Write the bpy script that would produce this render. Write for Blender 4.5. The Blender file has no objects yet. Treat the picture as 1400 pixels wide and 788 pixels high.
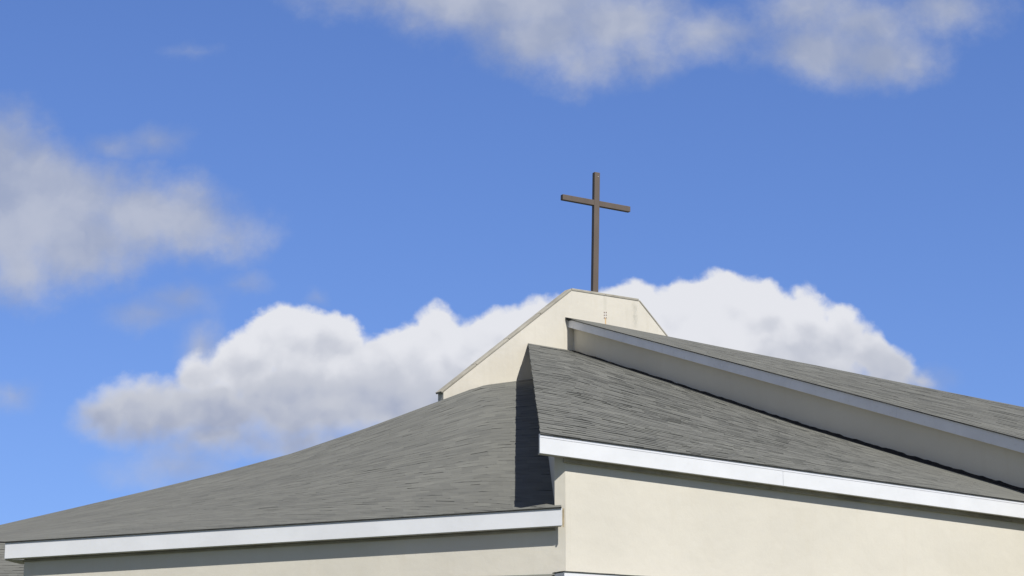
import bpy, bmesh, math, random
from mathutils import Vector as V
R = math.radians
random.seed(7)
SC = bpy.context.scene
COL = SC.collection

# ------------------------------------------------------------------ camera
F = 3000.0                                   # focal length in photo pixels (photo 1400 wide)
PITCH = math.atan(706.0 / F)
CAM = V((0, 0, 1.6))
cd = bpy.data.cameras.new('camera'); cam = bpy.data.objects.new('camera', cd); COL.objects.link(cam)
cd.sensor_width = 36.0; cd.lens = 36.0 * F / 1400.0
cd.clip_start = 0.1; cd.clip_end = 6000
cam.location = CAM; cam.rotation_euler = (math.pi / 2 + PITCH, 0, 0)
SC.camera = cam
SC.render.resolution_x = 1024; SC.render.resolution_y = 576

# ------------------------------------------------------------------ light
SUN_AZ, SUN_EL = 30.0, 53.0                  # azimuth to the right of straight behind the camera
to_sun = V((math.sin(R(SUN_AZ)) * math.cos(R(SUN_EL)), -math.cos(R(SUN_AZ)) * math.cos(R(SUN_EL)), math.sin(R(SUN_EL))))
sd = bpy.data.lights.new('sun', 'SUN'); sun = bpy.data.objects.new('sun', sd); COL.objects.link(sun)
sd.energy = 4.85; sd.angle = R(0.5); sd.color = (1.0, 0.97, 0.92)
sun.rotation_euler = to_sun.to_track_quat('Z', 'Y').to_euler()
sun.location = (20, -20, 60)
SC.view_settings.view_transform = 'Standard'; SC.view_settings.look = 'None'
SC.view_settings.exposure = 0.1; SC.view_settings.gamma = 1.0; SC.view_settings.use_curve_mapping = False

# ------------------------------------------------------------------ node helper
class N:
    """a socket with arithmetic"""
    def __init__(s, T, sock): s.T, s.k = T, sock
class Tree:
    def __init__(s, nt): s.nt = nt; s.nodes = nt.nodes; s.links = nt.links
    def new(s, t): return s.nodes.new(t)
    def put(s, sock, v):
        if v is None: return
        if isinstance(v, bpy.types.NodeSocket): s.links.new(v, sock)
        else: sock.default_value = v
    def m(s, op, a, b=None, c=None, clamp=False):
        n = s.new('ShaderNodeMath'); n.operation = op; n.use_clamp = clamp
        for i, v in enumerate((a, b, c)): s.put(n.inputs[i], v)
        return n.outputs[0]
    def vm(s, op, a, b=None, out=0, scale=None):
        n = s.new('ShaderNodeVectorMath'); n.operation = op
        s.put(n.inputs[0], a); s.put(n.inputs[1], b)
        if scale is not None: s.put(n.inputs['Scale'], scale)
        return n.outputs['Value'] if op in ('LENGTH', 'DOT_PRODUCT') else n.outputs[0]
    def xyz(s, x, y, z):
        n = s.new('ShaderNodeCombineXYZ')
        for i, v in enumerate((x, y, z)): s.put(n.inputs[i], v)
        return n.outputs[0]
    def sep(s, v):
        n = s.new('ShaderNodeSeparateXYZ'); s.put(n.inputs[0], v); return n.outputs
    def noise(s, vec, scale, detail=4, rough=0.5, color=False, lac=2.0):
        n = s.new('ShaderNodeTexNoise'); s.put(n.inputs['Vector'], vec)
        n.inputs['Scale'].default_value = scale; n.inputs['Detail'].default_value = detail
        n.inputs['Roughness'].default_value = rough; n.inputs['Lacunarity'].default_value = lac
        return n.outputs['Color' if color else 'Fac']
    def ramp(s, v, a, b, c=0.0, d=1.0, smooth=True):
        n = s.new('ShaderNodeMapRange'); n.interpolation_type = 'SMOOTHSTEP' if smooth else 'LINEAR'; n.clamp = True
        for i, q in enumerate((v, a, b, c, d)): s.put(n.inputs[i], q)
        return n.outputs[0]
    def mix(s, f, a, b, mode='MIX'):
        n = s.new('ShaderNodeMix'); n.data_type = 'RGBA'; n.blend_type = mode
        s.put(n.inputs[0], f)
        for k, v in ((6, a), (7, b)):
            s.put(n.inputs[k], (*v, 1) if isinstance(v, tuple) and len(v) == 3 else v)
        return n.outputs[2]
    def bump(s, h, strength, dist):
        n = s.new('ShaderNodeBump'); n.inputs['Strength'].default_value = strength
        n.inputs['Distance'].default_value = dist; s.put(n.inputs['Height'], h); return n.outputs[0]

# ------------------------------------------------------------------ sky with clouds (by world direction, at infinity)
W = bpy.data.worlds.new('World'); SC.world = W; W.use_nodes = True
T = Tree(W.node_tree); T.nodes.clear()
out = T.new('ShaderNodeOutputWorld'); bg = T.new('ShaderNodeBackground'); T.links.new(bg.outputs[0], out.inputs[0])
SKY = 0.085
bg.inputs[1].default_value = SKY
sky = T.new('ShaderNodeTexSky'); sky.sky_type = 'NISHITA'; sky.sun_disc = False
sky.sun_elevation = R(SUN_EL); sky.sun_rotation = R(180 - SUN_AZ)
sky.altitude = 0; sky.air_density = 1.0; sky.dust_density = 0.25; sky.ozone_density = 3.0
tc = T.new('ShaderNodeTexCoord')
dx, dy, dz = T.sep(tc.outputs['Generated'])
T.links.new(T.vm('NORMALIZE', T.xyz(dx, dy, T.m('MULTIPLY_ADD', dz, .80, .055))), sky.inputs[0])
dyc = T.m('MAXIMUM', dy, 0.15)
# tangent-plane coordinates around the north horizon, one unit = 1/3000
TZ = math.tan(PITCH)
qx = T.m('MULTIPLY', T.m('DIVIDE', dx, dyc), F)
qz = T.m('MULTIPLY', T.m('DIVIDE', dz, dyc), F)
front = T.ramp(dy, 0.2, 0.45)
Q = T.xyz(qx, qz, 0.0)
def sq(u, v):
    xc, yc = (u - 700) / F, (394 - v) / F
    Y = math.cos(PITCH) - math.sin(PITCH) * yc; Z = math.sin(PITCH) + math.cos(PITCH) * yc
    return xc / Y * F, Z / Y * F
def field(q, blobs, k):
    acc = None
    for (u, v, ru, rv, *o) in blobs:
        cx, cz = sq(u, v)
        d = T.vm('SUBTRACT', q, (cx, cz, 0))
        if o:                                                    # tilted
            rr = T.new('ShaderNodeVectorRotate'); rr.rotation_type = 'Z_AXIS'; T.put(rr.inputs['Vector'], d)
            rr.inputs['Angle'].default_value = R(o[0]); d = rr.outputs[0]
        d = T.vm('MULTIPLY', d, (1 / ru, 1 / rv, 0))
        L = T.vm('LENGTH', d)
        mm = min(ru, rv)
        s = T.m('MULTIPLY_ADD', L, -mm, mm)
        acc = s if acc is None else T.m('SMOOTH_MAX', acc, s, k)
    return acc
def warp(q, scale, amp, seed, detail=3):
    w = T.noise(T.vm('ADD', q, (seed, seed * .7, seed)), scale, detail, 0.55, color=True)
    w = T.vm('SUBTRACT', w, (.5, .5, .5))
    w = T.vm('MULTIPLY', w, (amp, amp, 0))
    return T.vm('ADD', q, w)
CUM = [(395, 470, 70, 60), (440, 470, 66, 56), (474, 478, 34, 46), (335, 506, 66, 60), (520, 500, 60, 48), (600, 464, 42, 54), (565, 490, 60, 50), (640, 480, 50, 42),
       (690, 462, 66, 52), (740, 452, 60, 52), (560, 540, 170, 80), (660, 540, 150, 80), (420, 550, 160, 76), (300, 560, 100, 60), (240, 566, 96, 62), (190, 566, 84, 62), (150, 574, 62, 54), (270, 520, 40, 50), (300, 596, 140, 44), (420, 606, 110, 44),
       (985, 440, 80, 78), (930, 440, 64, 66), (870, 432, 56, 56), (835, 430, 50, 44), (1040, 450, 66, 74), (1100, 456, 50, 74), (1145, 474, 46, 62), (1190, 490, 42, 52),
       (1215, 515, 50, 50), (1262, 522, 40, 22), (1040, 530, 220, 80), (800, 460, 90, 55)]
qw = warp(warp(Q, 0.014, 30, 11.3, 3), 0.05, 14, 3.1, 4)
sA = field(qw, CUM, 14)
def fb(q, seed): return T.noise(T.vm('ADD', q, (seed, 0, seed)), 0.020, 7, 0.52)
nA = fb(Q, 41.0)
sA = T.m('ADD', sA, T.m('MULTIPLY', T.m('SUBTRACT', nA, .5), 40.0))
wA = T.ramp(qz, sq(700, 600)[1], sq(700, 450)[1], 46.0, 14.0)
aA = T.ramp(T.m('DIVIDE', sA, wA), 0.0, 1.0)
# billow relief: how the cloud's thickness falls off toward the sun
nA1 = T.noise(T.vm('ADD', qw, (41, 0, 41)), 0.014, 3, 0.45)
nA2 = T.noise(T.vm('ADD', qw, (41 + 10, 22, 41)), 0.014, 3, 0.45)
big1 = T.noise(T.vm('ADD', qw, (17, 5, 2)), 0.0085, 3, 0.5)
relief = T.m('MULTIPLY', T.m('SUBTRACT', nA1, nA2), .75)
elev = T.ramp(qz, sq(700, 615)[1], sq(700, 430)[1], 0.0, 1.0, smooth=False)
rim = T.ramp(sA, 0, 60, 0.20, -0.06)
lum = T.m('ADD', T.m('ADD', T.m('MULTIPLY', elev, .80), relief), T.m('ADD', T.m('MULTIPLY', T.m('SUBTRACT', big1, .5), .5), rim))
side = T.m('SUBTRACT', T.ramp(qx, -430, 200, 0.12, 0.26), T.ramp(qx, 300, 470, 0.0, 0.34))
lum = T.m('ADD', lum, side, clamp=True)
K = 1 / (SKY * 2 ** 0.1)
def kc(r, g, b): return (r * K, g * K, b * K)
cA = T.mix(T.ramp(lum, 0.02, 0.50), kc(.35, .395, .53), kc(.55, .575, .65))
cA = T.mix(T.ramp(lum, 0.45, 0.95), cA, kc(.79, .80, .845))
WISP = [(15, 285, 150, 105), (0, 205, 60, 70), (90, 280, 110, 66), (110, 330, 110, 70), (190, 294, 120, 66), (250, 306, 90, 50), (310, 322, 66, 30), (30, 370, 80, 46), (50, 220, 40, 40),
       (700, -5, 210, 66), (745, 45, 110, 56), (790, 84, 60, 46), (850, 30, 110, 60), (880, 70, 50, 34), (560, -12, 130, 34), (960, 45, 110, 30), (1100, 15, 70, 50),
       (1130, 70, 80, 52), (1200, 78, 70, 44), (1250, 90, 34, 30), (1290, 15, 70, 34), (1180, 30, 80, 40)]
qb = warp(warp(Q, 0.012, 44, 71.0, 4), 0.04, 20, 23.0, 4)
sB = field(qb, WISP, 30)
nB = T.noise(T.vm('ADD', Q, (5, 0, 9)), 0.012, 9, 0.61)
sB = T.m('ADD', sB, T.m('MULTIPLY', T.m('SUBTRACT', nB, .5), 74.0))
aB = T.m('MULTIPLY', T.ramp(sB, -24.0, 48.0), .93)
THIN = [(215, 190, 50, 30), (250, 408, 60, 32), (340, 385, 34, 18), (205, 430, 70, 26), (15, 540, 46, 24), (265, 68, 30, 8), (240, 640, 120, 36), (385, 610, 60, 20), (280, 480, 40, 50), (430, 408, 16, 14), (1240, 520, 70, 26), (150, 205, 60, 24)]
sC = field(qb, THIN, 20)
aC = T.m('MULTIPLY', T.ramp(T.m('ADD', sC, T.m('MULTIPLY', T.m('SUBTRACT', nB, .5), 40.0)), -8.0, 46.0), .75)
aB = T.m('MAXIMUM', aB, aC)
bigB = T.noise(T.vm('ADD', qb, (3, 8, 2)), 0.008, 4, 0.5)
cB = T.mix(T.ramp(bigB, .3, .7), kc(.32, .375, .53), kc(.49, .525, .63))
hazy = T.mix(1.0, sky.outputs[0], (0.83, 0.985, 1.47), 'MULTIPLY')
c0 = T.mix(T.m('MULTIPLY', aB, front), hazy, cB)
c1 = T.mix(T.m('MULTIPLY', T.m('MULTIPLY', aA, front), .985), c0, cA)
# unseen broken cloud, added away from this view to neutralise the blue sky fill
ax = T.vm('DOT_PRODUCT', tc.outputs['Generated'], (0, math.cos(PITCH), math.sin(PITCH)))
away = T.ramp(ax, math.cos(R(19)), math.cos(R(27)), 0, 1)
nG = T.noise(T.vm('MULTIPLY', tc.outputs['Generated'], (1, 1, 1.7)), 2.6, 7, .55)
aG = T.m('MULTIPLY', T.ramp(nG, .42, .54), T.m('MULTIPLY', away, T.ramp(dz, -.02, .06)))
c2 = T.mix(aG, c1, kc(.19, .195, .20))
T.links.new(c2, bg.inputs[0])

# ------------------------------------------------------------------ measuring helpers
def ray(u, v):
    xc, yc = (u - 700) / F, (394 - v) / F
    return V((xc, math.cos(PITCH) - math.sin(PITCH) * yc, math.sin(PITCH) + math.cos(PITCH) * yc))
def at(u, v, Y):
    d = ray(u, v); return CAM + d * (Y / d.y)
def hit(u, v, p0, n):
    d = ray(u, v); return CAM + d * ((p0 - CAM).dot(n) / d.dot(n))
def lerp(a, b, t): return a + (b - a) * t
def poly(pts):
    """arc-free piecewise linear curve through (t, point)"""
    def f(t):
        for (t0, p0), (t1, p1) in zip(pts, pts[1:]):
            if t <= t1 or t1 == pts[-1][0]:
                return p0.lerp(p1, (t - t0) / (t1 - t0))
    return f

# ------------------------------------------------------------------ materials
def mat(name):
    m = bpy.data.materials.new(name); m.use_nodes = True
    t = Tree(m.node_tree); t.nodes.clear()
    o = t.new('ShaderNodeOutputMaterial'); b = t.new('ShaderNodeBsdfPrincipled'); t.links.new(b.outputs[0], o.inputs[0])
    return m, t, b
def pos(t):
    return t.new('ShaderNodeNewGeometry').outputs['Position']
def stucco(name, base, stains=None):
    m, t, b = mat(name)
    p = pos(t)
    big = t.noise(p, 0.55, 5, .55); mid = t.noise(t.vm('MULTIPLY', p, (1, 1, .35)), 2.6, 5, .6); fine = t.noise(p, 55, 3, .6)
    c = t.mix(t.ramp(big, .3, .7), tuple(x * .955 for x in base), tuple(min(1, x * 1.02) for x in base))
    c = t.mix(t.m('MULTIPLY', t.ramp(mid, .5, .78), .16), c, (base[0] * .86, base[1] * .82, base[2] * .74))
    c = t.mix(t.m('MULTIPLY', t.ramp(fine, .35, .75), .18), c, tuple(x * .8 for x in base))
    run = t.noise(t.vm('MULTIPLY', p, (4.5, 4.5, .35)), 1.0, 5, .65)
    c = t.mix(t.m('MULTIPLY', t.ramp(run, .52, .78), .14), c, (base[0] * .80, base[1] * .74, base[2] * .66))
    if stains: c = stains(t, c)
    t.put(b.inputs['Base Color'], c); b.inputs['Roughness'].default_value = .9
    b.inputs['Specular IOR Level'].default_value = .25
    h = t.m('ADD', t.noise(p, 90, 3, .6), t.m('MULTIPLY', t.noise(p, 3.0, 3, .5), 6.0))
    t.links.new(t.bump(h, .35, .004), b.inputs['Normal'])
    return m
def simple(name, base, rough=.6, var=.12, scale=3.0, spec=.4, grime=0.0, stretch=(1, 1, 1)):
    m, t, b = mat(name)
    p = t.vm('MULTIPLY', pos(t), stretch)
    n1 = t.noise(p, scale, 5, .6); n2 = t.noise(p, scale * 9, 4, .6)
    c = t.mix(t.ramp(n1, .3, .7), tuple(x * (1 - var) for x in base), tuple(min(1, x * (1 + var * .4)) for x in base))
    if grime: c = t.mix(t.m('MULTIPLY', t.ramp(n2, .55, .8), grime), c, (.12, .10, .075))
    t.put(b.inputs['Base Color'], c)
    b.inputs['Roughness'].default_value = rough; b.inputs['Specular IOR Level'].default_value = spec
    t.links.new(t.bump(n2, .25, .003), b.inputs['Normal'])
    return m
def shingle(name, base):
    m, t, b = mat(name)
    uv = t.new('ShaderNodeUVMap'); uv.uv_map = 'UVMap'
    a = t.new('ShaderNodeAttribute'); a.attribute_name = 'tone'
    tone = a.outputs['Fac']
    u = t.vm('MULTIPLY', uv.outputs[0], (0.35, 1.5, 1)); st = t.noise(u, 1.0, 6, .62)
    u2 = t.vm('MULTIPLY', uv.outputs[0], (2.2, 7.0, 1)); st2 = t.noise(u2, 1.0, 4, .6)
    pat = t.noise(pos(t), .45, 4, .5)
    gr = t.noise(pos(t), 160, 2, .6)
    f = t.m('ADD', t.m('MULTIPLY', tone, .36), t.m('MULTIPLY', t.m('SUBTRACT', st, .5), .75))
    f = t.m('ADD', f, t.m('MULTIPLY', t.m('SUBTRACT', st2, .5), .75))
    f = t.m('ADD', f, t.m('MULTIPLY', t.m('SUBTRACT', pat, .5), .35))
    f = t.m('ADD', f, t.m('MULTIPLY', t.m('SUBTRACT', gr, .5), .22))
    f = t.m('ADD', f, .35, clamp=True)
    lo = tuple(x * .60 for x in base); hi = (base[0] * 1.33, base[1] * 1.32, base[2] * 1.25)
    t.put(b.inputs['Base Color'], t.mix(f, lo, hi))
    b.inputs['Roughness'].default_value = .95; b.inputs['Specular IOR Level'].default_value = .15
    t.links.new(t.bump(gr, .5, .004), b.inputs['Normal'])
    return m
CREAM = (.708, .668, .570)
M_wall = stucco('cream_stucco', CREAM)
M_white = simple('white_fascia_paint', (.80, .81, .82), .45, .05, 1.3, .4, .05)
M_upper_white = simple('weathered_white_paint', (.84, .85, .88), .5, .08, 1.1, .4, .12)
M_drip = simple('white_metal_edge', (.80, .81, .84), .35, .05, 2.0, .5)
M_gap = simple('board_joint', (.18, .18, .19), .9, .1)
M_cement = simple('weathered_cement_coping', (.40, .375, .31), .9, .25, 1.6, .2, .35)
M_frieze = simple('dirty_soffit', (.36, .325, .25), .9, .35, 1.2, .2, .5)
M_soffit = simple('grey_soffit', (.55, .52, .46), .85, .15, 1.0, .2, .1)
M_roof = shingle('grey_asphalt_shingle', (.150, .151, .140))
M_edge = simple('shingle_cut_edge', (.040, .040, .040), .95, .3, 4, .1)
M_edge2 = simple('shingle_lip', (.072, .075, .070), .95, .3, 4, .1)
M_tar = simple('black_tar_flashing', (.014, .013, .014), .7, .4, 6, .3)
M_cross = simple('brown_painted_steel', (.142, .113, .092), .5, .12, 2.0, .35, .06, (1, 1, .4))
M_rust = simple('rusty_steel', (.16, .045, .03), .8, .4, 40, .3)
M_seal = simple('stained_sealant', (.52, .42, .27), .8, .3, 8, .2, .2)
M_galv = simple('white_plate', (.72, .70, .70), .6, .1, 20, .3)

# ------------------------------------------------------------------ mesh helpers
def link(name, bm, mats, parent=None):
    me = bpy.data.meshes.new(name); bm.to_mesh(me); bm.free()
    for m_ in (mats if isinstance(mats, (list, tuple)) else [mats]): me.materials.append(m_)
    o = bpy.data.objects.new(name, me); COL.objects.link(o)
    if parent is not None: o.parent = parent
    return o
def empty(name, loc):
    o = bpy.data.objects.new(name, None); o.location = loc; COL.objects.link(o); return o
def prism(bm, pts, off):
    """polygon pts (list of V) extruded by vector off"""
    a = [bm.verts.new(p) for p in pts]; b = [bm.verts.new(p + off) for p in pts]
    n = len(pts)
    bm.faces.new(a); bm.faces.new(b[::-1])
    for i in range(n): bm.faces.new((a[i], b[i], b[(i + 1) % n], a[(i + 1) % n]))
    bmesh.ops.recalc_face_normals(bm, faces=bm.faces)
def hexa(bm, p):
    """8 points: bottom 4 (loop) then top 4"""
    v = [bm.verts.new(q) for q in p]
    for f in ((0, 3, 2, 1), (4, 5, 6, 7), (0, 1, 5, 4), (1, 2, 6, 5), (2, 3, 7, 6), (3, 0, 4, 7)):
        bm.faces.new([v[i] for i in f])
    bmesh.ops.recalc_face_normals(bm, faces=bm.faces)
def bevel(bm, w, seg=2):
    bmesh.ops.bevel(bm, geom=list(bm.edges), offset=w, segments=seg, affect='EDGES', profile=.5)
UP = V((0, 0, 1))
ROOT_LOC = V((0.6, 36, 0))
def part(name, bm, mats, parent):
    """link under parent, keeping world coordinates"""
    o = link(name, bm, mats, parent)
    o.matrix_parent_inverse = parent_world(parent).inverted()
    return o
def parent_world(p):
    from mathutils import Matrix
    w = Matrix.Translation(p.location) if p.parent is None else Matrix.Identity(4)
    return w

def board(bm, a, b, outn, thick, h0, h1, drop=0.0):
    """vertical board from a to b (its top edge, outer face), h tall, thickness inward (-outn)"""
    t = -outn * thick; d = V((0, 0, drop))
    a, b = a - d, b - d
    hexa(bm, [a - UP * h0, b - UP * h1, b - UP * h1 + t, a - UP * h0 + t, a, b, b + t, a + t])

def shingles(name, bot, top, rows, cols, mat_list, parent, skew=0.0, lip=(.004, .011), jag=(0.0, 0.0), rowpow=1.0, seed=1, eave_drop=.03, length=9.0, height=12.0):
    """a ruled roof surface laid with overlapping tabs; bot/top map t in 0..1 to points"""
    rnd = random.Random(seed)
    bm = bmesh.new(); uvl = bm.loops.layers.uv.new('UVMap'); tone = bm.faces.layers.float.new('tone')
    def S(t, v): return bot(t).lerp(top(t), v)
    def nrm(t, v):
        e = 1e-3; t = min(max(t, e), 1 - e); v = min(max(v, e), 1 - e)
        n = (S(t + e, v) - S(t - e, v)).cross(S(t, v + e) - S(t, v - e))
        if n.length < 1e-12: return UP.copy()
        n.normalize()
        return n if n.z > 0 else -n
    tot = 1.0 + abs(skew)
    def vv(w, t):
        s = abs(skew) * (1 - w) if skew else 0
        return min(1.0, max(0.0, w - s * (t if skew > 0 else 1 - t)))
    nrow = int(rows * tot)
    for j in range(nrow):
        w0, w1 = j / nrow * tot, (j + 1) / nrow * tot
        w0 = w0 ** rowpow; w1 = w1 ** rowpow
        ts = [0.0]; x = (j % 2) * .5 / cols + rnd.uniform(0, .3) / cols
        if x < .2 / cols: x += 1 / cols
        while x < 1 - .25 / cols:
            ts.append(x); x += rnd.uniform(.6, 1.4) / cols
        ts.append(1.0)
        rowtone = rnd.uniform(-.10, .10)
        j0 = rnd.uniform(-jag[0], jag[0]); j1 = rnd.uniform(-jag[1], jag[1])
        rowlip = rnd.uniform(.6, 1.35)
        wob = [rnd.uniform(-.18, .18) * (w1 - w0) for _ in ts]
        for i in range(len(ts) - 1):
            a, b = ts[i], ts[i + 1]
            if i == 0: a += j0
            if i == len(ts) - 2: b += j1
            dv = rnd.uniform(-.10, .10) * (w1 - w0)
            va0, vb0 = vv(w0 + dv + wob[i], a), vv(w0 + dv + wob[i + 1], b)
            va1, vb1 = vv(w1 + .06 * (w1 - w0), a), vv(w1 + .06 * (w1 - w0), b)
            if va1 - va0 < 1e-5 and vb1 - vb0 < 1e-5: continue
            h = rnd.uniform(*lip) * rowlip * min(1.0, (S(a, va0) - S(a, va1)).length / .30)
            h2 = h * rnd.uniform(.7, 1.3)
            n = nrm((a + b) / 2, (va0 + vb1) / 2)
            p = [S(a, va0) + n * h, S(b, vb0) + n * h2, S(b, vb1) + n * .0015, S(a, va1) + n * .0015]
            vs = [bm.verts.new(q) for q in p]
            f = bm.faces.new(vs); f[tone] = .5 + rowtone + rnd.uniform(-.32, .32)
            if f.normal.dot(n) < 0: pass
            for lp, (tt, v_) in zip(f.loops, ((a, va0), (b, vb0), (b, vb1), (a, va1))): lp[uvl].uv = (tt * length, v_ * height)
            lo = [bm.verts.new(S(a, va0) - n * .004), bm.verts.new(S(b, vb0) - n * .004)]
            g = bm.faces.new((vs[1], vs[0], lo[0], lo[1])); g.material_index = 2; g[tone] = .3
    # deck below the tabs, with the thick cut edge at the eave
    K = 40; J = 6; th = .014
    grid = [[S(i / K, j / J) - nrm(i / K, j / J) * .006 for j in range(J + 1)] for i in range(K + 1)]
    g0 = [[bm.verts.new(p) for p in r] for r in grid]
    g1 = [[bm.verts.new(p - UP * th) for p in r] for r in grid]
    def q(a, b, c, d, mi):
        if len({x.co.to_tuple(5) for x in (a, b, c, d)}) < 4: return
        f = bm.faces.new((a, b, c, d)); f.material_index = mi; f[tone] = .4
    for i in range(K):
        for j in range(J):
            q(g0[i][j], g0[i + 1][j], g0[i + 1][j + 1], g0[i][j + 1], 0)
            q(g1[i][j], g1[i][j + 1], g1[i + 1][j + 1], g1[i + 1][j], 1)
        q(g0[i][0], g1[i][0], g1[i + 1][0], g0[i + 1][0], 1)
        q(g0[i][J], g0[i + 1][J], g1[i + 1][J], g1[i][J], 1)
    for j in range(J):
        q(g0[0][j], g0[0][j + 1], g1[0][j + 1], g1[0][j], 1)
        q(g0[K][j], g1[K][j], g1[K][j + 1], g0[K][j + 1], 1)
    return part(name, bm, mat_list, parent)
RM = [M_roof, M_edge, M_edge2]

# ------------------------------------------------------------------ ground
bm = bmesh.new()
for x, y in ((-3000, -3000), (3000, -3000), (3000, 5000), (-3000, 5000)): bm.verts.new((x, y, 0))
bm.faces.new(bm.verts)
mg, t, b = mat('lawn_and_dirt'); p = pos(t)
n1 = t.noise(p, .12, 6, .6); n2 = t.noise(p, 3.5, 5, .65)
c = t.mix(t.ramp(n1, .35, .65), (.045, .060, .028), (.10, .095, .065))
c = t.mix(t.m('MULTIPLY', n2, .6), c, (.04, .06, .02)); t.put(b.inputs['Base Color'], c); b.inputs['Roughness'].default_value = .95
g = link('ground', bm, mg); g['kind'] = 'structure'; g['label'] = 'open lawn around the church'

# ------------------------------------------------------------------ church: reference points
church = empty('church', ROOT_LOC)
church['label'] = 'cream stucco church with warped grey shingle roofs, white fascias and a parapet gable'
church['category'] = 'church'
TA = at(722, 469.5, 55.0)                              # where the near roof's top corner touches the parapet wall
TD = V((math.cos(R(35.6)), math.sin(R(35.6)), 0)); TN = V((TD.y, -TD.x, 0))    # parapet wall direction, outward normal
def tw(u, v, off=0.0): return hit(u, v, TA + TN * off, TN)

# right eave line and its wall
B0 = at(738, 592.5, 35.0); B1 = at(1400, 685.7, 40.5)
BD = (B1 - B0); bh = V((BD.x, BD.y, 0)).normalized(); BN = V((bh.y, -bh.x, 0))
# left eave line and its wall
L0 = at(768, 693.5, 35.28); L1 = at(7, 741.0, 37.4)
LD = (L1 - L0); lh = V((LD.x, LD.y, 0)).normalized(); LN = V((-lh.y, lh.x, 0))
if LN.y > 0: LN = -LN

# ------------------------------------------------------------------ right wing wall
O_R, O_L = .16, .094                                  # eave overhangs, board included
wr0 = B0 - BN * O_R
K1 = hit(773, 660, wr0, BN); K1 = V((K1.x, K1.y, 0))
wl0 = V((K1.x, K1.y, 0))                              # the left wall starts at the same corner
KL = hit(33, 770, wl0, LN); KL = V((KL.x, KL.y, 0))
def wall(name, a, b, za, zb, thick, n, z0=0.0, m=M_wall):
    bm = bmesh.new(); a = V((a.x, a.y, 0)); b = V((b.x, b.y, 0)); t_ = -n * thick
    hexa(bm, [a + UP * z0, b + UP * z0, b + UP * z0 + t_, a + UP * z0 + t_, a + UP * za, b + UP * zb, b + UP * zb + t_, a + UP * za + t_])
    return part(name, bm, m, church)
FR_H0, FR_H1 = .325, .315                             # right fascia heights
B2 = B0 + BD * 1.30
zr0 = B0.z - FR_H0 + .02; zr2 = B2.z - FR_H1 + .02
sR = (K1 - V((wr0.x, wr0.y, 0))).dot(bh)
lenR = V((BD.x, BD.y, 0)).length
def zR(s): return B0.z + BD.z * s / lenR
KE = K1 + bh * (lenR * 1.30)
wall('wall', K1, KE, zR(sR) - .30, zR(sR + lenR * 1.30) - .29, .3, BN)
# corner return in the plane of the left wall, rising to the right eave
K2 = hit(758.3, 660, wl0, LN); K2 = V((K2.x, K2.y, 0))
# left wall, up to the left eave
sL = (K1 - V((L0.x, L0.y, 0))).dot(lh)
lenL = V((LD.x, LD.y, 0)).length
def zL(s): return L0.z + LD.z * s / lenL
lw_len = (KL - K1).length
bm = bmesh.new()
zt = zR(sR) - .30
pts = [K1 + UP * 0, KL + UP * 0, KL + UP * (zL(lw_len) - .28), K2 + UP * (zL(.2) - .28), K2 + UP * zt, K1 + UP * zt]
prism(bm, [p_ + LN * .002 for p_ in pts], -LN * .3)
part('wall', bm, M_wall, church)
# shaded side wall of the right wing, running back to the parapet
SB = tw(736, 500); SB = V((SB.x, SB.y, 0))
sn = V(((SB - K2).y, -(SB - K2).x, 0)).normalized(); sn = sn if sn.x < 0 else -sn
a0 = K2 - LN * .004 + lh * .002
bm = bmesh.new()
topA = zR(sR) - .22; topB = TA.z - .25
prism(bm, [V((a0.x, a0.y, 0)), V((SB.x, SB.y, 0)), V((SB.x, SB.y, topB)), V((a0.x, a0.y, topA))], -sn * .25)
part('wall', bm, M_wall, church)
# far end of the left wall
bm = bmesh.new(); e0 = KL - LN * .28; bk = V((0.02, 1, 0))
prism(bm, [V((e0.x, e0.y, 0)), e0 + bk * 7, e0 + bk * 7 + UP * 6.0, e0 + UP * (zL(lw_len) - .28)], V((.25, .07, 0)))
part('wall', bm, M_wall, church)

# ------------------------------------------------------------------ near (right wing) roof
wTop = tw(784, 480.5)
W1 = at(1400, 672, 41.3)
wd = V((W1.x - wTop.x, W1.y - wTop.y, 0)); wlen = wd.length; wdir = wd.normalized(); WN = V((wdir.y, -wdir.x, 0))
if WN.x > 0: WN = -WN
def onW(u, v, off=0.0): return hit(u, v, wTop + WN * off, WN)
base_px = [(784, 480.5), (920, 524.3), (1100, 583.6), (1250, 628.5), (1400, 672), (1475, 694)]
topR = poly([(0.0, tw(722, 469.5, .01)), (.055, tw(771.5, 477.8, .01)), (.075, onW(*base_px[0])), (.24, onW(*base_px[1])), (.47, onW(*base_px[2])), (.67, onW(*base_px[3])), (.87, onW(*base_px[4])), (1.0, onW(*base_px[5]))])
botR = lambda t_: B0 + BN * .018 + BD * (t_ * 1.12)
roof_r = shingles('roof', botR, topR, 66, 46, RM, church, skew=.10, lip=(.003, .013), jag=(.0008, 0), seed=3, length=11, height=19)
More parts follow.
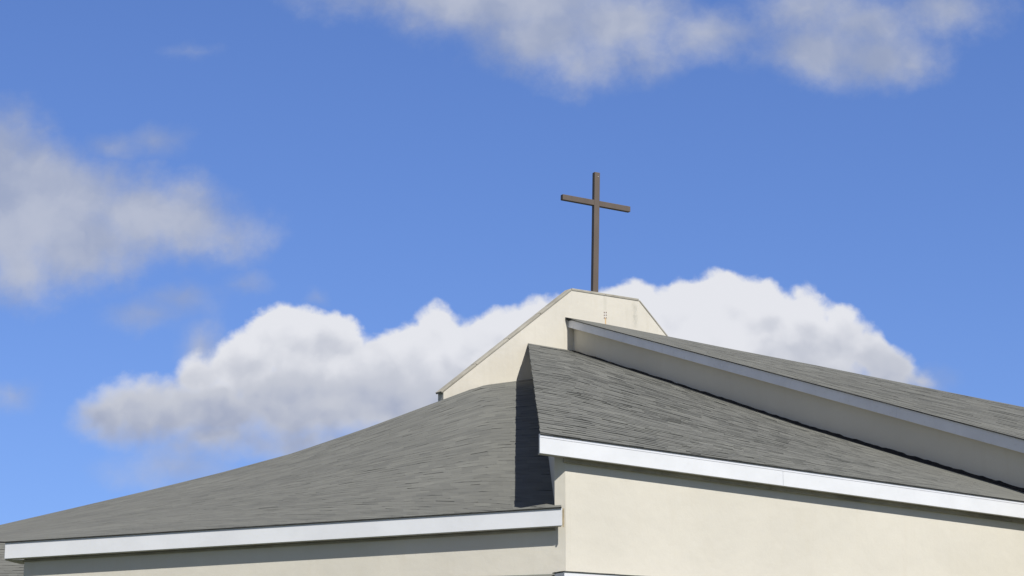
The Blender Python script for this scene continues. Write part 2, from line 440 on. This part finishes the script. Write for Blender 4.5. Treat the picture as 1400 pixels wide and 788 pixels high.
def fascia_set(roof, A, Bp, n, thick, h0, h1, joints, m, drip_h=.05, drip=True):
    cuts = [0.0] + joints + [1.0]
    for k in range(len(cuts) - 1):
        bm = bmesh.new()
        a, b = A.lerp(Bp, cuts[k]), A.lerp(Bp, cuts[k + 1])
        ln = (b - a).length; g_ = .0015 / ln
        a2, b2 = a.lerp(b, g_ if k else 0), a.lerp(b, 1 - g_)
        board(bm, a2, b2, n, thick, lerp(h0, h1, cuts[k]), lerp(h0, h1, cuts[k + 1]), .010)
        bevel(bm, .004, 1)
        part('fascia', bm, m, roof)
    if drip:
        bm = bmesh.new(); board(bm, A + n * .004, Bp + n * .004, n, .0035, drip_h, drip_h, .012)
        part('drip_edge', bm, M_drip, roof)
    iv = (Bp - A).normalized() * .02
    bm = bmesh.new(); board(bm, A - n * (thick + .001) + iv, Bp - n * (thick + .001), n, .02, h0 * .9, h1 * .9, .008); part('backing', bm, M_gap, roof)
B12 = B0 + BD * 1.14
fascia_set(roof_r, B0, B12, BN, .035, FR_H0 - .01, FR_H1 - .01, [.41], M_white)
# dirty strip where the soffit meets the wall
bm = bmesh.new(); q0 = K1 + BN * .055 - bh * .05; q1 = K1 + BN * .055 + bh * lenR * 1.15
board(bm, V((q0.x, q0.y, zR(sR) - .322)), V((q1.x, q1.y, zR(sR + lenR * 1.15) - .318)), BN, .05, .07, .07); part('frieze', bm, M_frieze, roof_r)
bm = bmesh.new()
s0 = B0 - UP * (FR_H0 - .02) - BN * .036 + bh * .06; s1 = B12 - UP * (FR_H1 - .02) - BN * .036
hexa(bm, [s0 - UP * .02, s1 - UP * .02, s1 - BN * .12 - UP * .02, s0 - BN * .12 - UP * .02, s0, s1, s1 - BN * .12, s0 - BN * .12]); part('soffit', bm, M_soffit, roof_r)

# ------------------------------------------------------------------ left roof
topL = poly([(0.0, tw(742, 516.6, .01)), (.02, tw(725, 518.8, .01)), (.105, tw(657, 527.5, .01)), (.18, at(598, 549.5, 52.0)), (.30, at(500, 586, 50.2)),
             (.42, at(400, 620, 48.4)), (.54, at(300, 647, 46.7)), (.66, at(200, 671.5, 45.2)), (.78, at(100, 695, 44.0)), (.90, at(0, 718, 43.0)), (1.0, at(-90, 739, 42.2))])
LX = hit(757.5, 688, K2 + LN * .02, LN)
botL = lambda t_: L0 + LN * .018 + LD * t_
roof_l = shingles('roof', botL, topL, 84, 40, RM, church, skew=-.95, lip=(.0015, .0042), seed=11, length=9.5, height=17)
fascia_set(roof_l, L0, L1, LN, .035, .288, .28, [], M_white, drip=False)
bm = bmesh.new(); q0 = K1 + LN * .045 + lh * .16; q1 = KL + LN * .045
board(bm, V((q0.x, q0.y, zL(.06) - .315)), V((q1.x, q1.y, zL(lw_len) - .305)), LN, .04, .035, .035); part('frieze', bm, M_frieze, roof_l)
bm = bmesh.new(); s0 = L0 - UP * .286 - LN * .033 + lh * .03; s1 = L1 - UP * .278 - LN * .036
hexa(bm, [s0 - UP * .02, s1 - UP * .02, s1 - LN * .066 - UP * .02, s0 - LN * .066 - UP * .02, s0, s1, s1 - LN * .066, s0 - LN * .066]); part('soffit', bm, M_soffit, roof_l)
bm = bmesh.new(); sp = L0 - lh * .012 - UP * .02
hexa(bm, [sp - UP * .30, sp - lh * .022 - UP * .30, sp - lh * .022 - LN * .03 - UP * .30, sp - LN * .03 - UP * .30, sp, sp - lh * .022, sp - lh * .022 - LN * .03, sp - LN * .03])
part('sealant', bm, M_seal, roof_l)
# wide soffit at the far left end where the eave runs past the wall
bm = bmesh.new(); c0_ = KL - LN * .03 + UP * (zL(lw_len) - .30); c1_ = L1 - LN * .04 - UP * .30
hexa(bm, [c0_ - UP * .012, c1_ - UP * .012, c1_ - LN * .6 - UP * .012, c0_ - LN * .6 - UP * .012, c0_, c1_, c1_ - LN * .6, c0_ - LN * .6]); part('soffit', bm, M_soffit, roof_l)
# slope falling away behind the left ridge
rb = lambda t_: topL(.18 + .82 * t_) + V((1.5, 6.5, -2.2)).lerp(V((9, 4.8, .9)), t_ ** 2)
rt = lambda t_: topL(.18 + .82 * t_) - UP * .03
shingles('roof', rb, rt, 20, 20, RM, church, seed=5)
# lower roof beyond the left end
fb_ = lambda t_: at(lerp(-330, 120, t_), 850, lerp(48.0, 47, t_))
ft2 = lambda t_: at(lerp(-330, 120, t_), 735, lerp(56, 54, t_))
shingles('roof', fb_, ft2, 30, 24, RM, church, seed=21)
bm = bmesh.new(); pa, pb = fb_(0) + V((0, .4, 0)), fb_(1) + V((0, .4, 0))
prism(bm, [V((pa.x, pa.y, 0)), V((pb.x, pb.y, 0)), pb - UP * .06, pa - UP * .06], V((0, .3, 0))); part('wall', bm, M_wall, church)

# ------------------------------------------------------------------ upper wing: shaded wall, fascia, roof
FO = .16
fa, fb2 = onW(773.2, 434.8, FO), onW(1400, 600.5, FO)
ga, gb = onW(784, 450.2, FO), onW(1400, 621.2, FO)
ext = 1.35
def onF(s): return fa.lerp(fb2, s)
h0_ = (hit(773.2, 434.8, wTop + WN * FO, WN) - hit(773.2, 447.2, wTop + WN * FO, WN)).z
h1_ = (fb2 - gb).z
bm = bmesh.new()
lowpts = [onW(u, v) - UP * .05 for u, v in base_px]
far = onW(1400, 672) + wdir * 5
e_low = V((far.x, far.y, 5.0))
tp = [onW(773.2, 447.0), onW(1400, 619.0)]
tp_ext = tp[0].lerp(tp[1], ext)
wl = onW(776, 478) - UP * .05
pts = [lowpts[0]] + lowpts[1:] + [V((lowpts[-1].x, lowpts[-1].y, 5.0)), V((tp_ext.x, tp_ext.y, 5.0)), tp_ext + UP * .05, onW(784, 450.0) + UP * .06]
prism(bm, pts, -WN * .25)
part('wall', bm, M_wall, church)
# ridge
ra, rb2 = at(773.2, 434.0, tw(773.2, 434).y - .03), at(1400, 556.8, 48.5)
mid = [(828, 443.4), (915, 460.5), (1003, 478), (1117, 500), (1306, 538.2)]
rp = []
for (u, v) in [(773.2, 434.0)] + mid + [(1400, 556.8)]:
    # on the vertical plane through the two ridge ends
    nn = V(((rb2 - ra).y, -(rb2 - ra).x, 0)); rp.append(hit(u, v, ra, nn))
tt = [(p_ - ra).xy.length / (rb2 - ra).xy.length for p_ in rp]
extp = rp[-1] + (rp[-1] - rp[-3]).normalized() * 5
L_ = (rb2 - ra).xy.length
ts_ = tt + [1 + 5 / L_ * .98]; mx = ts_[-1]
ridge = poly([(a_ / mx, p_) for a_, p_ in zip(ts_, rp + [extp])])
fbot = lambda s: fa.lerp(fb2, s * 1.42) + WN * .03
roof_u = shingles('roof', fbot, ridge, 26, 40, RM, church, lip=(.003, .009), seed=31, length=18, height=9)
Fend = fa.lerp(fb2, 1.42)
def fj(u): return hit(u, 434.8 + (u - 773.2) * .2643, wTop + WN * FO, WN)
js = [((fj(u) - fa).length / (Fend - fa).length) for u in (784.5, 826, 985, 1225)]
fascia_set(roof_u, fa, Fend, WN, .035, h0_ - .02, lerp(h0_, h1_, 1.42) - .02, js, M_upper_white, drip=False)
bm = bmesh.new(); hh = h0_ - .0
s0 = fa - UP * (h0_ - .03) - WN * .036; s1 = Fend - UP * (lerp(h0_, h1_, 1.42) - .03) - WN * .036
hexa(bm, [s0 - UP * .015, s1 - UP * .015, s1 - WN * .12 - UP * .015, s0 - WN * .12 - UP * .015, s0, s1, s1 - WN * .12, s0 - WN * .12]); part('soffit', bm, M_soffit, roof_u)
# back slope of the upper roof
shingles('roof', lambda s: ridge(s) + V((6, 6, -2.2)), lambda s: ridge(s) - UP * .03, 16, 24, RM, church, seed=41)
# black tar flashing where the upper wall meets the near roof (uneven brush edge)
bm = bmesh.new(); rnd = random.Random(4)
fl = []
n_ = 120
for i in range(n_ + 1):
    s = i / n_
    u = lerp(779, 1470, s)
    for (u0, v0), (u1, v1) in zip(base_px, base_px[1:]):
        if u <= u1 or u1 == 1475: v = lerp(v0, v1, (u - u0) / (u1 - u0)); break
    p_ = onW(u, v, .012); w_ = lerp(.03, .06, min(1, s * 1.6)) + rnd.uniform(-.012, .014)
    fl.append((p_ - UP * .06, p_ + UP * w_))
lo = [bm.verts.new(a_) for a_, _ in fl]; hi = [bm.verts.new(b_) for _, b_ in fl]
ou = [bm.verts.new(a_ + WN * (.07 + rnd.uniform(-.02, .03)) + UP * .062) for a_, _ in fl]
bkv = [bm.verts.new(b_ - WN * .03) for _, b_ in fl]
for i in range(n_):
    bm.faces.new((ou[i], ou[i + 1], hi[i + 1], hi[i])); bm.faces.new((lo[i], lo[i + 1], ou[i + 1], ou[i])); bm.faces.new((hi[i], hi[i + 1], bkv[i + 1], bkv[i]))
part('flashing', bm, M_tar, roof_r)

# ------------------------------------------------------------------ parapet gable wall
TH = .24
zz = lambda p_: V((p_.x, p_.y, 0))
P1, P2, P3, P4 = tw(606.3, 536), tw(781.5, 397.5), tw(873.5, 412.0), tw(950, 509)
bolt_c = tw(827.3, 431); blot_c = tw(868, 430)
def t_stains(t, c):
    p = pos(t)
    d = t.vm('SUBTRACT', p, tuple(bolt_c)); al = t.vm('DOT_PRODUCT', d, tuple(TD)); _, _, hz = t.sep(d)
    al = t.m('ADD', al, t.m('MULTIPLY', t.m('SUBTRACT', t.noise(p, 14, 4, .6), .5), .02))
    w = t.ramp(t.m('ABSOLUTE', t.m('SUBTRACT', al, .012)), .012, .034, 1, 0)
    w = t.m('MULTIPLY', w, t.m('MULTIPLY', t.ramp(hz, -.09, -.05, 1, 0), t.ramp(hz, -.7, -.3)))
    c = t.mix(t.m('MULTIPLY', w, .9), c, (.62, .36, .07))
    w2 = t.m('MULTIPLY', t.ramp(t.m('ABSOLUTE', al), .02, .06, 1, 0), t.ramp(hz, .02, .14, 1, 0)); c = t.mix(t.m('MULTIPLY', w2, .25), c, (.7, .68, .68))
    w3 = t.m('MULTIPLY', t.ramp(t.m('ABSOLUTE', al), .02, .08, 1, 0), t.m('MULTIPLY', t.ramp(hz, .0, .2, 0, 1), .22)); c = t.mix(w3, c, (.45, .44, .36))
    d = t.vm('SUBTRACT', p, tuple(blot_c)); al = t.vm('DOT_PRODUCT', d, tuple(TD)); _, _, hz = t.sep(d)
    e = t.m('SQRT', t.m('ADD', t.m('POWER', t.m('DIVIDE', al, .17), 2.0), t.m('POWER', t.m('DIVIDE', hz, .42), 2.0)))
    k = t.m('MULTIPLY', t.ramp(e, .3, 1.1, 1, 0), t.ramp(t.noise(t.vm('MULTIPLY', p, (1, 1, .6)), 9, 6, .65), .38, .68))
    c = t.mix(t.m('MULTIPLY', k, .5), c, (.34, .34, .29))
    # faint runs below the coping
    hz2 = t.noise(t.vm('MULTIPLY', p, (5, 5, .5)), 1.5, 5, .6)
    return t.mix(t.m('MULTIPLY', t.ramp(hz2, .5, .8), .16), c, (.44, .41, .33))
M_tower = stucco('cream_parapet_stucco', (.690, .650, .555), t_stains)
bm = bmesh.new()
pts = [zz(P1), P1, P2, P3, P4, zz(P4)]
prism(bm, pts, -TN * TH)
parapet = part('parapet', bm, M_tower, church)
def coping(a, b, lift, over, ea=0.0, eb=0.0):
    d = (b - a).normalized(); up = TN.cross(d); up = up if up.z > 0 else -up
    a, b = a - d * ea, b + d * eb
    f = TN * over; k = -TN * (TH + over)
    bm = bmesh.new()
    hexa(bm, [a + f, b + f, b + k, a + k, a + f + up * lift, b + f + up * lift, b + k + up * lift, a + k + up * lift])
    bevel(bm, .012, 2)
    part('coping', bm, M_cement, parapet)
def coping_run(a, b, n, lift, over, ea, eb):
    for i in range(n):
        p0, p1 = a.lerp(b, i / n), a.lerp(b, (i + 1) / n); d = (b - a).normalized()
        coping(p0 + d * (.004 if i else 0), p1 - d * (.004 if i < n - 1 else 0), lift, over, ea if i == 0 else 0, eb if i == n - 1 else 0)
coping_run(P1, P2, 4, .055, .012, .06, .012)
coping_run(P2, P3, 2, .066, .012, -.005, -.004)
coping_run(P3, P4, 2, .045, .012, .0, .0)
# anchor bolts with a rusty run below them
for u in (826.0, 828.6):
    for v in (427.3, 431.0, 434.8):
        c_ = tw(u, v); bm = bmesh.new()
        bmesh.ops.create_cone(bm, segments=10, radius1=.012, radius2=.010, depth=.02, cap_ends=True)
        q_ = TN.to_track_quat('Z', 'Y').to_matrix().to_4x4()
        bmesh.ops.transform(bm, matrix=q_, verts=bm.verts); bmesh.ops.translate(bm, vec=c_ + TN * .008, verts=bm.verts)
        part('bolt', bm, M_rust if u > 827 else M_rust, parapet)

# ------------------------------------------------------------------ low roof at the foot of the corner
c0p = hit(771.6, 781, wr0 + BN * .30, BN); c1p = c0p + bh * 9 - UP * .0
bm = bmesh.new(); ed = c1p.copy(); ed.z = c0p.z + .02
lowroof_bot = lambda s: c0p.lerp(ed, s) + BN * .006
lowroof_top = lambda s: c0p.lerp(ed, s) - BN * .36 + UP * .01
bm.free()
roof_p = shingles('roof', lowroof_bot, lowroof_top, 3, 26, [M_roof, M_edge2, M_edge2], church, seed=51)
fascia_set(roof_p, c0p, ed, BN, .03, .2, .2, [.5], M_white, drip=False)
bm = bmesh.new(); cr = c0p - UP * .02
prism(bm, [cr - BN * .031, cr - BN * .29, cr - BN * .29 - UP * .2, cr - BN * .031 - UP * .2], bh * .03); part('fascia', bm, M_white, roof_p)
lk0 = hit(771, 784.6, wl0 + LN * .02, LN); lk1 = hit(690, 787.5, wl0 + LN * .02, LN)
lk2 = lk0.lerp(lk1, 3.0)
shingles('roof', lambda s: lk2.lerp(lk0, s) + LN * 1.6 - UP * .75, lambda s: lk2.lerp(lk0, s), 6, 16, RM, church, seed=61)

# ------------------------------------------------------------------ cross
base_c = tw(812.9, 400, -TH * .5)
cz = tw(812.7, 396).z
cross = empty('cross', V((base_c.x, base_c.y, cz)))
cross['label'] = 'plain brown metal cross standing on top of the cream parapet gable'; cross['category'] = 'cross'
from mathutils import Matrix
def bar(name, sx, sy, sz, c, m):
    bm = bmesh.new(); bmesh.ops.create_cube(bm, size=1)
    bmesh.ops.scale(bm, vec=(sx, sy, sz), verts=bm.verts); bevel(bm, .008, 2)
    bmesh.ops.translate(bm, vec=c, verts=bm.verts)
    return link(name, bm, m, cross)
pc = base_c
CA = R(29.5); XD = V((math.cos(CA), math.sin(CA), 0)); XN = V((XD.y, -XD.x, 0))
plane_n = TN
topz = hit(815.4, 236.5, pc, XN).z - cz
barz = hit(815, 278.5, pc, XN).z - cz
al, ar = hit(768.6, 270, pc, XN), hit(861, 288, pc, XN)
blen = (ar - al).xy.length
PW, PD = .165, .125
post = bar('post', PW, PD, topz + .06, V((0, 0, (topz - .06) / 2)), M_cross)
for s in (-1, 1):
    c_off = V((s * (blen / 4 + PW / 4 - .0), 0, barz)); bl = blen / 2 - PW / 2
    bar('crossbar', bl, PD - .006, .150, V((s * (PW / 2 + bl / 2 + .001), 0, barz)), M_cross)
bm = bmesh.new(); bmesh.ops.create_cone(bm, segments=10, radius1=.012, radius2=.009, depth=.012, cap_ends=True)
bmesh.ops.rotate(bm, cent=(0, 0, 0), matrix=Matrix.Rotation(R(90), 3, 'X'), verts=bm.verts)
bmesh.ops.translate(bm, vec=(.02, -PD / 2 - .004, topz - .12), verts=bm.verts)
link('rivet', bm, M_galv, post)
cross.rotation_euler = (0, R(1.5), CA)
